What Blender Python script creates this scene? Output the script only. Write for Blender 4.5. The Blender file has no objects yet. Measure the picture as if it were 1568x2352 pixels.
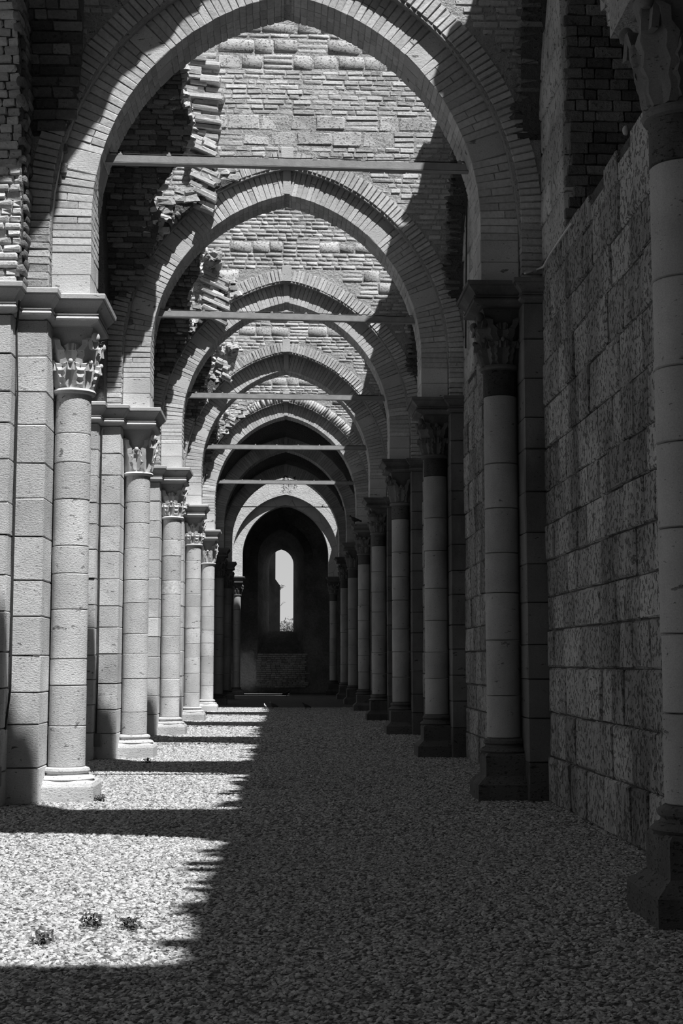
import bpy, bmesh, math, random
import numpy as np
from mathutils import Vector, Matrix, noise as mnoise

C = bpy.context.scene.collection
SC = bpy.context.scene
rnd = random.Random(11)
PI = math.pi

# ------------------------------------------------------------------ camera
F_PX = 3267.0
cam_d = bpy.data.cameras.new('camera')
cam = bpy.data.objects.new('camera', cam_d)
C.objects.link(cam)
cam_d.sensor_fit = 'VERTICAL'
cam_d.sensor_height = 36.0
cam_d.lens = F_PX / 2352.0 * 36.0
cam_d.clip_start = 0.05
cam_d.clip_end = 3000
EYE = 1.5
YAW = math.atan(129.0 / F_PX)
PITCH = math.atan(344.0 / F_PX)
cam.location = (0, 0, EYE)
cam.rotation_euler = (PI / 2 + PITCH, 0, -YAW)
SC.camera = cam

# ------------------------------------------------------------------ light
SC.view_settings.view_transform = 'Standard'
SC.view_settings.look = 'None'
SC.view_settings.exposure = 0.0
SC.view_settings.gamma = 1.0
SC.view_settings.use_curve_mapping = False
SUN_KX, SUN_KY = 0.29, 0.47
sun_d = bpy.data.lights.new('sun', 'SUN')
sun = bpy.data.objects.new('sun', sun_d)
C.objects.link(sun)
sun.location = (20, -30, 60)
sun.rotation_euler = Vector((SUN_KX, -SUN_KY, 1.0)).to_track_quat('Z', 'Y').to_euler()
sun_d.energy = 6.7
sun_d.angle = math.radians(0.53)

world = bpy.data.worlds.new('sky')
SC.world = world
world.use_nodes = True
wn = world.node_tree
wn.nodes.clear()
w_out = wn.nodes.new('ShaderNodeOutputWorld')
w_bg = wn.nodes.new('ShaderNodeBackground')
w_tc = wn.nodes.new('ShaderNodeTexCoord')
w_sep = wn.nodes.new('ShaderNodeSeparateXYZ')
w_ramp = wn.nodes.new('ShaderNodeValToRGB')
w_noise = wn.nodes.new('ShaderNodeTexNoise')
w_map = wn.nodes.new('ShaderNodeMapping')
w_mix = wn.nodes.new('ShaderNodeMix'); w_mix.data_type = 'RGBA'
w_r2 = wn.nodes.new('ShaderNodeValToRGB')
wn.links.new(w_tc.outputs['Generated'], w_sep.inputs[0])
wn.links.new(w_sep.outputs['Z'], w_ramp.inputs[0])
e = w_ramp.color_ramp.elements
e[0].position = 0.0; e[0].color = (0.60, 0.60, 0.60, 1)
e[1].position = 0.7; e[1].color = (0.21, 0.21, 0.21, 1)
wn.links.new(w_tc.outputs['Generated'], w_map.inputs[0])
w_map.inputs['Scale'].default_value = (1, 1, 3)
wn.links.new(w_map.outputs[0], w_noise.inputs['Vector'])
w_noise.inputs['Scale'].default_value = 3.0
w_noise.inputs['Detail'].default_value = 5
w_r2.color_ramp.elements[0].position = 0.5; w_r2.color_ramp.elements[0].color = (0, 0, 0, 1)
w_r2.color_ramp.elements[1].position = 0.75; w_r2.color_ramp.elements[1].color = (0.5, 0.5, 0.5, 1)
wn.links.new(w_noise.outputs['Fac'], w_r2.inputs[0])
wn.links.new(w_r2.outputs[0], w_mix.inputs[0])
wn.links.new(w_ramp.outputs[0], w_mix.inputs[6])
w_mix.inputs[7].default_value = (0.8, 0.8, 0.8, 1)
wn.links.new(w_mix.outputs[2], w_bg.inputs[0])
w_bg.inputs[1].default_value = 1.0
wn.links.new(w_bg.outputs[0], w_out.inputs[0])

# ------------------------------------------------------------------ layout numbers
BAY = 7.03
Y0 = 8.90
def YI(i): return Y0 + BAY * i
A_IN, E_IN, ZS = 2.185, 0.52, 6.44      # inner order: half span, centre offset, springing height
T1, T2 = 0.44, 0.25                     # ring thicknesses
HD = 0.345                              # half depth of the transverse arches
H2, E2 = 3.17, 1.2                      # longitudinal vault profile
ZL, ZR = 5.53, 5.73                     # impost heights left and right
WX = 2.85                               # inner face of the side walls
PROJ = {-1: .12, 0: .12, 1: .12, 2: .10, 3: .14, 4: .22, 5: .16, 6: .12, 7: .12, 8: .26}

def pix(x, y, Y):
    """world point at depth Y (distance along the aisle) seen at photo pixel x, y"""
    d = Vector(((x - 784.0) / F_PX, (1176.0 - y) / F_PX, -1.0))
    d = cam.rotation_euler.to_matrix() @ d
    return Vector((0, 0, EYE)) + d * (Y / d.y)

# ------------------------------------------------------------------ materials
class NT:
    def __init__(s, name):
        s.m = bpy.data.materials.new(name); s.m.use_nodes = True
        s.t = s.m.node_tree; s.t.nodes.clear()
        s.out = s.n('ShaderNodeOutputMaterial'); s.b = s.n('ShaderNodeBsdfPrincipled')
        s.l(s.b.outputs[0], s.out.inputs[0])
        s.b.inputs['Roughness'].default_value = 0.95
        s.b.inputs['Specular IOR Level'].default_value = 0.15
        s.pos = s.n('ShaderNodeNewGeometry')
    def n(s, t): return s.t.nodes.new(t)
    def l(s, a, b): s.t.links.new(a, b)
    def scaled(s, v):
        m = s.n('ShaderNodeMapping'); m.inputs['Scale'].default_value = v
        s.l(s.pos.outputs['Position'], m.inputs[0]); return m.outputs[0]
    def noise(s, scale, detail=4, vec=None, rough=.55, dist=0):
        n = s.n('ShaderNodeTexNoise'); n.inputs['Scale'].default_value = scale
        n.inputs['Detail'].default_value = detail; n.inputs['Roughness'].default_value = rough
        n.inputs['Distortion'].default_value = dist
        s.l(vec if vec is not None else s.pos.outputs['Position'], n.inputs['Vector']); return n.outputs['Fac']
    def voro(s, scale, vec=None, feat='F1'):
        n = s.n('ShaderNodeTexVoronoi'); n.inputs['Scale'].default_value = scale; n.feature = feat
        s.l(vec if vec is not None else s.pos.outputs['Position'], n.inputs['Vector']); return n
    def ramp(s, f, a, b, va=0., vb=1.):
        r = s.n('ShaderNodeMapRange'); r.inputs[1].default_value = a; r.inputs[2].default_value = b
        r.inputs[3].default_value = va; r.inputs[4].default_value = vb; s.l(f, r.inputs[0]); return r.outputs[0]
    def math(s, op, a, b):
        m = s.n('ShaderNodeMath'); m.operation = op
        for k, v in enumerate((a, b)):
            if isinstance(v, (int, float)): m.inputs[k].default_value = v
            else: s.l(v, m.inputs[k])
        return m.outputs[0]
    def rand(s):
        o = s.n('ShaderNodeObjectInfo')
        return s.math('FRACT', s.math('ADD', o.outputs['Random'], s.pos.outputs['Random Per Island']), 0)
    def finish(s, val, height=None, dist=0.02, strength=1.0, rough=None):
        c = s.n('ShaderNodeCombineColor')
        for k in range(3): s.l(val, c.inputs[k])
        s.l(c.outputs[0], s.b.inputs['Base Color'])
        if height is not None:
            b = s.n('ShaderNodeBump'); b.inputs['Distance'].default_value = dist
            b.inputs['Strength'].default_value = strength
            s.l(height, b.inputs['Height']); s.l(b.outputs[0], s.b.inputs['Normal'])
        if rough is not None: s.b.inputs['Roughness'].default_value = rough
        return s.m

def stone_mat(name, base, pit=.75, var=.22, streak=(1, 1, 2.2), pitlo=.60, fine=28, coarse=5.5, bump=.03, dark=0.0):
    t = NT(name)
    broad = t.noise(1.6, 6)
    n2 = t.noise(fine, 5, t.scaled(streak), .6)
    n3 = t.noise(coarse, 5, t.scaled(streak), .6)
    p2 = t.ramp(n2, pitlo, pitlo + .07)
    p3 = t.ramp(n3, .66, .70)
    p = t.math('MAXIMUM', t.math('MULTIPLY', p2, .75), p3)
    grain = t.noise(110, 3)
    v = t.math('MULTIPLY', t.ramp(broad, .3, .7, base * .82, base * 1.15), t.ramp(t.rand(), 0, 1, 1 - var, 1 + var))
    v = t.math('MULTIPLY', v, t.ramp(grain, .3, .7, .86, 1.12))
    v = t.math('MULTIPLY', v, t.math('SUBTRACT', 1.0, t.math('MULTIPLY', p, pit)))
    if dark:
        st = t.ramp(t.noise(1.1, 8, t.scaled((1, 1, .35)), .65), .48, .62)
        v = t.math('MULTIPLY', v, t.math('SUBTRACT', 1.0, t.math('MULTIPLY', st, dark)))
    h = t.math('SUBTRACT', t.math('MULTIPLY', n2, .35), p)
    h = t.math('ADD', h, t.math('MULTIPLY', grain, .12))
    return t.finish(v, h, bump)

def brick_mat(name, base, var=.3, bump=.012, pit=.25):
    t = NT(name)
    n = t.noise(22, 6); g = t.noise(90, 3); broad = t.noise(.9, 5)
    pm = t.ramp(n, .62, .70)
    v = t.math('MULTIPLY', t.ramp(t.rand(), 0, 1, base * (1 - var), base * (1 + var)), t.ramp(n, .3, .7, .82, 1.15))
    v = t.math('MULTIPLY', v, t.ramp(broad, .3, .7, .8, 1.15))
    v = t.math('MULTIPLY', v, t.math('SUBTRACT', 1.0, t.math('MULTIPLY', pm, pit)))
    h = t.math('SUBTRACT', t.math('ADD', n, t.math('MULTIPLY', g, .3)), t.math('MULTIPLY', pm, .7))
    return t.finish(v, h, bump)

M = {}
M['stone'] = stone_mat('pale_travertine', .56, pit=.62, var=.15, streak=(1, 1, 2.6), pitlo=.635, fine=34, coarse=6.5, bump=.03, dark=.10)
M['stone_arch'] = stone_mat('arch_travertine', .56, pit=.6, var=.10, pitlo=.67, bump=.015)
M['stone_carved'] = stone_mat('carved_travertine', .56, pit=.3, var=.04, pitlo=.68, coarse=9, bump=.006)
M['stone_shade'] = stone_mat('shaded_travertine', .19, pit=.5, var=.14, pitlo=.66, dark=.4, bump=.012)  # travertine with the shade of the unlit side put into its colour
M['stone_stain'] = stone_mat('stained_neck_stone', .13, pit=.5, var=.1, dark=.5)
M['column_shade'] = stone_mat('shaded_column_stone', .42, pit=.5, var=.08, pitlo=.66, dark=.2, bump=.010)  # column stone darkened in colour for shafts out of the sun
M['stone_wall'] = stone_mat('pitted_wall_travertine', .38, pit=.6, var=.30, streak=(1, .6, .6), pitlo=.54, fine=34, coarse=9, bump=.04, dark=.5)
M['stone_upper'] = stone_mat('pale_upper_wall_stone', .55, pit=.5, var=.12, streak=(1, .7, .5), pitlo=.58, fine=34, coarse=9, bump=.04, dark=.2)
M['stone_damp_shade'] = stone_mat('damp_shaded_base_stone', .14, pit=.5, var=.2, dark=.4)  # damp tone, with the shade on unlit piers also in the colour
M['stone_rough'] = stone_mat('rough_tufa', .56, pit=.55, var=.12, streak=(1, 1, 1.2), pitlo=.575, fine=30, coarse=13, bump=.035)
M['brick'] = brick_mat('old_brick', .52, var=.22)
M['brick_ring'] = brick_mat('arch_brick', .54, var=.16, bump=.006, pit=.12)
M['brick_dark'] = brick_mat('shaded_vault_brick', .20, var=.55, bump=.03)  # brick colour holds the shade of vault undersides and recess jambs
M['mortar'] = brick_mat('lime_mortar', .44, var=.02, bump=.04, pit=.5)
M['mortar_dark'] = brick_mat('dark_mortar', .13, var=.02, bump=.06, pit=.5)  # darker mortar for vault webs and side walls
M['rubble'] = stone_mat('broken_rubble', .46, pit=.5, var=.3, fine=12, bump=.06)
M['plaster'] = None
t = NT('stained_end_wall')
st = t.ramp(t.noise(.9, 9, None, .68), .44, .60)
sx = t.n('ShaderNodeSeparateXYZ'); t.l(t.pos.outputs['Position'], sx.inputs[0])
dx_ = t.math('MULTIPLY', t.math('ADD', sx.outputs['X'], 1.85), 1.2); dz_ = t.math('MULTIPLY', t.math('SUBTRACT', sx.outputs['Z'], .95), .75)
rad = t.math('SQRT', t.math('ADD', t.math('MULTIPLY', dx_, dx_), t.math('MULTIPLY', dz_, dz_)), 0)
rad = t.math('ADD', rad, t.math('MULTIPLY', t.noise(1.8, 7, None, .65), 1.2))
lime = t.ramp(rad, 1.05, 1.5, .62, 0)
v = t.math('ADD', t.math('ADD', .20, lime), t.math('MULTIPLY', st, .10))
v = t.math('MULTIPLY', v, t.ramp(t.noise(12, 6), .3, .7, .8, 1.2))
M['plaster'] = t.finish(v, t.noise(7, 7), .05)
t = NT('limewashed_arch_face')
crk = t.voro(1.3, None, 'DISTANCE_TO_EDGE').outputs['Distance']
v = t.math('MULTIPLY', t.ramp(t.noise(2.2, 7), .3, .7, .5, .62), t.ramp(crk, 0, .012, .45, 1.0))
M['limewash'] = t.finish(v, t.noise(15, 5), .02)
t = NT('gravel_bed')
vo = t.voro(42)
v = t.math('MULTIPLY', t.ramp(vo.outputs['Distance'], .1, .75, .26, .07), t.ramp(t.noise(60, 3), .3, .7, .7, 1.3))
v = t.math('MULTIPLY', v, t.ramp(t.noise(1.2, 5), .3, .7, .85, 1.12))
M['gravel_bed'] = t.finish(v, t.math('MULTIPLY', vo.outputs['Distance'], -1.0), .025)
t = NT('gravel_stone')
v = t.ramp(t.rand(), 0, 1, .20, .56)
v = t.math('MULTIPLY', v, t.ramp(t.noise(80, 3), .3, .7, .85, 1.12))
M['gravel'] = t.finish(v)
t = NT('painted_steel')
v = t.math('MULTIPLY', .32, t.ramp(t.noise(9, 6), .3, .7, .85, 1.1))
M['steel'] = t.finish(v, t.noise(40, 3), .002, rough=.5); 
t = NT('black_cable'); M['cable'] = t.finish(t.ramp(t.noise(30), .3, .7, .03, .05), rough=.6)
t = NT('pale_wire'); M['wire'] = t.finish(t.ramp(t.noise(10), .3, .7, .6, .7), rough=.6)
t = NT('grey_plastic'); M['plastic'] = t.finish(t.ramp(t.noise(10), .3, .7, .16, .2), rough=.5)
t = NT('dark_leaf'); M['leaf'] = t.finish(t.ramp(t.noise(20), .3, .7, .07, .14), rough=.7)
t = NT('dry_weed'); M['weed'] = t.finish(t.ramp(t.noise(20), .3, .7, .05, .10), rough=.9)
t = NT('tree_leaf'); M['treeleaf'] = t.finish(t.math('MULTIPLY', t.ramp(t.noise(2, 4), .3, .7, .12, .25), t.ramp(t.rand(), 0, 1, .7, 1.3)), rough=.8)
t = NT('wooded_hill'); M['hill'] = t.finish(t.ramp(t.noise(.05, 8), .3, .7, .2, .34), t.noise(.2, 6), 3)
t = NT('bark'); M['bark'] = t.finish(t.ramp(t.noise(20), .3, .7, .05, .1))
t = NT('dark_feathers'); M['feather'] = t.finish(t.ramp(t.noise(30), .3, .7, .03, .06))
t = NT('white_feathers'); M['feather_white'] = t.finish(t.ramp(t.noise(30), .3, .7, .45, .55))

# ------------------------------------------------------------------ object helpers
def tag(o, label=None, cat=None, group=None, kind=None):
    if label: o['label'] = label
    if cat: o['category'] = cat
    if group: o['group'] = group
    if kind: o['kind'] = kind
    return o

def empty(name, loc, label=None, cat=None, group=None, kind=None):
    o = bpy.data.objects.new(name, None); C.objects.link(o); o.location = loc
    o.empty_display_size = .2
    return tag(o, label, cat, group, kind)

def link(name, me, parent=None, mat=None, world=None):
    o = bpy.data.objects.new(name, me); C.objects.link(o)
    if mat is not None:
        if len(me.materials) == 0: me.materials.append(mat)
        elif me.materials[0] != mat:
            o.material_slots[0].link = 'OBJECT'; o.material_slots[0].material = mat
    if world is not None: o.matrix_basis = world
    if parent is not None:
        o.parent = parent
        p = parent; off = Vector((0, 0, 0))
        while p is not None:
            off += p.location if p.type == 'EMPTY' else Vector((0, 0, 0))
            p = p.parent
        o.matrix_parent_inverse = Matrix.Translation(-off)
    return o

def mesh_from(name, verts, faces, smooth=False):
    me = bpy.data.meshes.new(name)
    me.from_pydata([tuple(v) for v in verts], [], faces)
    me.validate(); me.update()
    if smooth: me.polygons.foreach_set('use_smooth', [True] * len(me.polygons))
    return me

def bm_mesh(name, bm, smooth=False):
    bmesh.ops.recalc_face_normals(bm, faces=bm.faces)
    me = bpy.data.meshes.new(name); bm.to_mesh(me); bm.free()
    if smooth:
        me.polygons.foreach_set('use_smooth', [True] * len(me.polygons))
        me.set_sharp_from_angle(angle=math.radians(38))
    return me

# rough blocks: chamfered, knocked-about boxes in real size; reused with slight scaling
CLS = {}
def make_class(key, dims, bevel, jit, n, seed):
    r = random.Random(seed); out = []
    dx, dy, dz = (d / 2 for d in dims)
    for k in range(n):
        bm = bmesh.new()
        bmesh.ops.create_cube(bm, size=1)
        for v in bm.verts:
            v.co = Vector((v.co.x * dims[0], v.co.y * dims[1], v.co.z * dims[2]))
        bmesh.ops.bevel(bm, geom=list(bm.edges), offset=bevel, segments=1, affect='EDGES', profile=.5)
        for v in bm.verts:
            v.co += Vector((r.uniform(-jit, jit), r.uniform(-jit, jit), r.uniform(-jit, jit)))
        bmesh.ops.triangulate(bm, faces=bm.faces)
        bmesh.ops.recalc_face_normals(bm, faces=bm.faces)
        me = bpy.data.meshes.new('block_' + key)
        bm.to_mesh(me); bm.free()
        co = np.zeros(len(me.vertices) * 3); me.vertices.foreach_get('co', co)
        tri = np.zeros(len(me.polygons) * 3, dtype=np.int64); me.polygons.foreach_get('vertices', tri)
        out.append((me, co.reshape(-1, 3), tri.reshape(-1, 3)))
    CLS[key] = (dims, out)
# local axes: x = length, y = depth into the wall, z = height
make_class('brick', (.22, .10, .068), .010, .0055, 8, 1)
make_class('ringbrick', (.44, .26, .076), .006, .003, 6, 2)
make_class('outerbrick', (.25, .12, .068), .007, .005, 6, 3)
make_class('soffit', (.14, .20, .074), .008, .004, 6, 4)
make_class('ashlar', (.60, .30, .42), .016, .008, 8, 5)
make_class('cleanashlar', (.50, .50, .41), .010, .004, 8, 6)
make_class('tufa', (.40, .12, .24), .022, .014, 6, 7)
make_class('lump', (.25, .20, .12), .03, .03, 8, 8)
make_class('webbrick', (.24, .08, .065), .014, .009, 8, 9)

def xform(c, ax, dims, cls):
    d0 = CLS[cls][0]
    m = Matrix.Identity(4)
    for k in range(3):
        s = dims[k] / d0[k]
        for j in range(3): m[j][k] = ax[k][j] * s
    for j in range(3): m[j][3] = c[j]
    return m

class Bag:
    """collects blocks for one joined mesh"""
    def __init__(s): s.v = []; s.f = []; s.n = 0
    def add(s, m, cls, k):
        me, co, tri = CLS[cls][1][k]
        A = np.array([[m[i][j] for j in range(4)] for i in range(4)])
        s.v.append(co @ A[:3, :3].T + A[:3, 3]); s.f.append(tri + s.n); s.n += len(co)
    def build(s, name, mat, parent):
        if not s.v: return None
        V = np.concatenate(s.v); Fc = np.concatenate(s.f)
        me = bpy.data.meshes.new(name)
        me.vertices.add(len(V)); me.vertices.foreach_set('co', V.astype(np.float32).ravel())
        me.loops.add(len(Fc) * 3); me.loops.foreach_set('vertex_index', Fc.astype(np.int32).ravel())
        me.polygons.add(len(Fc)); me.polygons.foreach_set('loop_start', np.arange(0, len(Fc) * 3, 3, dtype=np.int32))
        me.update(calc_edges=True)
        o = link(name, me, parent, mat); o['kind'] = 'stuff'
        return o

def put(target, name, cls, c, ax, dims, mat):
    """one block: an object under target, or added to target when it is a Bag"""
    m = xform(c, ax, dims, cls)
    k = rnd.randrange(len(CLS[cls][1]))
    if isinstance(target, Bag): target.add(m, cls, k); return None
    return link(name, CLS[cls][1][k][0], target, mat, m)

X3, Y3, Z3 = Vector((1, 0, 0)), Vector((0, 1, 0)), Vector((0, 0, 1))
AX_FRONT = (X3, Y3, Z3)

def box_verts(x0, x1, y0, y1, z0, z1):
    return [(x0, y0, z0), (x1, y0, z0), (x1, y1, z0), (x0, y1, z0), (x0, y0, z1), (x1, y0, z1), (x1, y1, z1), (x0, y1, z1)]
BOXF = [(0, 3, 2, 1), (4, 5, 6, 7), (0, 1, 5, 4), (1, 2, 6, 5), (2, 3, 7, 6), (3, 0, 4, 7)]

class MB:
    def __init__(s): s.v = []; s.f = []
    def add(s, v, f):
        n = len(s.v); s.v += [tuple(p) for p in v]; s.f += [tuple(i + n for i in q) for q in f]
    def box(s, *a): s.add(box_verts(*a), BOXF)
    def loops(s, loops, cap=True, closed=True):
        """loft between equal-length loops"""
        n = len(loops[0]); v = [p for l in loops for p in l]; f = []
        for a in range(len(loops) - 1):
            for b in range(n if closed else n - 1):
                c = (b + 1) % n
                f.append((a * n + b, a * n + c, (a + 1) * n + c, (a + 1) * n + b))
        if cap:
            f.append(tuple(range(n))[::-1]); f.append(tuple((len(loops) - 1) * n + k for k in range(n)))
        s.add(v, f)
    def tube(s, pts, r, seg=6):
        loops = []
        for k, p in enumerate(pts):
            p = Vector(p)
            a = Vector(pts[max(0, k - 1)]); b = Vector(pts[min(len(pts) - 1, k + 1)])
            d = (b - a).normalized() if (b - a).length > 1e-6 else Z3
            u = d.orthogonal().normalized() if abs(d.z) > .9 else d.cross(Z3).normalized()
            w = d.cross(u)
            rr = r[k] if isinstance(r, (list, tuple)) else r
            loops.append([p + u * (rr * math.cos(t)) + w * (rr * math.sin(t)) for t in [2 * PI * q / seg for q in range(seg)]])
        s.loops(loops)
    def ball(s, c, rx, ry, rz, nu=10, nv=6):
        loops = []
        for a in range(1, nv):
            th = PI * a / nv
            loops.append([(c[0] + rx * math.sin(th) * math.cos(2 * PI * b / nu), c[1] + ry * math.sin(th) * math.sin(2 * PI * b / nu), c[2] - rz * math.cos(th)) for b in range(nu)])
        s.loops(loops)
    def build(s, name, mat, parent=None, smooth=False):
        bm = bmesh.new()
        vs = [bm.verts.new(p) for p in s.v]
        for q in s.f:
            try: bm.faces.new([vs[i] for i in q])
            except ValueError: pass
        me = bm_mesh(name, bm, smooth)
        return link(name, me, parent, mat)

def slab(mb, ss, lo, hi, t0, t1, axis):
    """solid strip between two curves: ss along (x for axis 'y', y for axis 'x'), thickness t0..t1 along axis"""
    loops = []
    for s_, a, b in zip(ss, lo, hi):
        if axis == 'y': loops.append([(s_, t0, a), (s_, t1, a), (s_, t1, b), (s_, t0, b)])
        else: loops.append([(t0, s_, a), (t1, s_, a), (t1, s_, b), (t0, s_, b)])
    mb.loops(loops)

# ------------------------------------------------------------------ floor
mb = MB()
mb.box(-40, 40, -14, 140, -.4, 0)
fl = mb.build('floor', M['gravel_bed']); tag(fl, 'pale gravel bed of the aisle floor', kind='structure')

def gravel(name, x0, x1, y0, y1, dens, size, seed, label):
    me = mesh_from(name, [(x0, y0, 0), (x1, y0, 0), (x1, y1, 0), (x0, y1, 0)], [(0, 1, 2, 3)])
    o = link(name, me, None, M['gravel'])
    ng = bpy.data.node_groups.new(name + '_scatter', 'GeometryNodeTree')
    ng.interface.new_socket('Geometry', in_out='INPUT', socket_type='NodeSocketGeometry')
    ng.interface.new_socket('Geometry', in_out='OUTPUT', socket_type='NodeSocketGeometry')
    N = ng.nodes.new; L = ng.links.new
    gi = N('NodeGroupInput'); go = N('NodeGroupOutput')
    dp = N('GeometryNodeDistributePointsOnFaces'); dp.inputs['Density'].default_value = dens; dp.inputs['Seed'].default_value = seed
    ico = N('GeometryNodeMeshIcoSphere'); ico.inputs['Radius'].default_value = 1.0; ico.inputs['Subdivisions'].default_value = 1
    sp = N('GeometryNodeSetPosition'); no = N('ShaderNodeTexNoise'); no.inputs['Scale'].default_value = 1.1
    sub = N('ShaderNodeVectorMath'); sub.operation = 'SUBTRACT'; sub.inputs[1].default_value = (.5, .5, .5)
    mul = N('ShaderNodeVectorMath'); mul.operation = 'SCALE'; mul.inputs['Scale'].default_value = 1.3
    L(no.outputs['Color'], sub.inputs[0]); L(sub.outputs[0], mul.inputs[0])
    L(ico.outputs[0], sp.inputs['Geometry']); L(mul.outputs[0], sp.inputs['Offset'])
    sm = N('GeometryNodeSetMaterial'); sm.inputs['Material'].default_value = M['gravel']
    L(sp.outputs[0], sm.inputs[0])
    ip = N('GeometryNodeInstanceOnPoints')
    rr = N('FunctionNodeRandomValue'); rr.data_type = 'FLOAT_VECTOR'
    rr.inputs[0].default_value = (-.5, -.5, 0); rr.inputs[1].default_value = (.5, .5, 6.28)
    rs = N('FunctionNodeRandomValue'); rs.data_type = 'FLOAT_VECTOR'
    rs.inputs[0].default_value = (size * .6, size * .45, size * .30); rs.inputs[1].default_value = (size * 1.6, size * 1.1, size * .7)
    L(gi.outputs[0], dp.inputs[0]); L(dp.outputs['Points'], ip.inputs['Points'])
    L(sm.outputs[0], ip.inputs['Instance']); L(rr.outputs[0], ip.inputs['Rotation']); L(rs.outputs[0], ip.inputs['Scale'])
    L(ip.outputs[0], go.inputs[0])
    md = o.modifiers.new('scatter', 'NODES'); md.node_group = ng
    return tag(o, label, 'gravel', kind='stuff')
gravel('gravel', -3.2, 2.9, 5.0, 12.5, 1650, .0165, 3, 'loose pale gravel in the nearest stretch of the aisle')
gravel('gravel', -3.6, 2.9, 24.0, 47.0, 400, .029, 6, 'loose gravel in the far stretch of the aisle')
gravel('gravel', -3.6, 2.9, 12.5, 24.0, 850, .0205, 4, 'loose gravel in the middle stretch of the aisle')

# ------------------------------------------------------------------ arch geometry
def arch_pt(s, side, zimp):
    """point at arclength s from the impost on one side; returns (x,z), outward normal (nx,nz)"""
    R = A_IN + E_IN; ls = ZS - zimp
    if s <= ls: return (side * A_IN, zimp + s), (side, 0.)
    th = (s - ls) / R
    return (side * (R * math.cos(th) - E_IN), ZS + R * math.sin(th)), (side * math.cos(th), math.sin(th))
def arch_len(zimp):
    R = A_IN + E_IN
    return (ZS - zimp) + R * math.acos(E_IN / R)

def zin(x, off=0.0, a=A_IN, e=E_IN, zs=ZS):
    R = a + e + off; q = R * R - (abs(x) + e) ** 2
    return zs + math.sqrt(q) if q > 0 else zs

def z2f(u):
    R = H2 + E2; q = R * R - (abs(u) + E2) ** 2
    return ZS + math.sqrt(q) if q > 0 else ZS

def top_profile(x, low=0.0):
    # lean-to top of the transverse walls: climbs towards the nave
    z = 11.8 - low
    if x < 1.22: z = 13.35 + min(3.0, (1.22 - x) * 2.0)
    return z

ARCH_LABEL = {
 1: 'nearest pointed brick arch, largest, its crown above the frame',
 2: 'second pointed brick arch from the front, under the nearest one',
 3: 'third pointed brick arch along the aisle',
 4: 'fourth pointed brick arch along the aisle, broad shadow under its outer ring',
 5: 'fifth pointed arch, last sunlit brick one before the vaulted bays',
 6: 'dark pointed arch framing the first vaulted bay, vine hanging at its crown',
 7: 'last dark pointed arch before the sunlit limewashed one',
 8: 'sunlit limewashed pointed arch at the far end of the aisle'}

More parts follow.
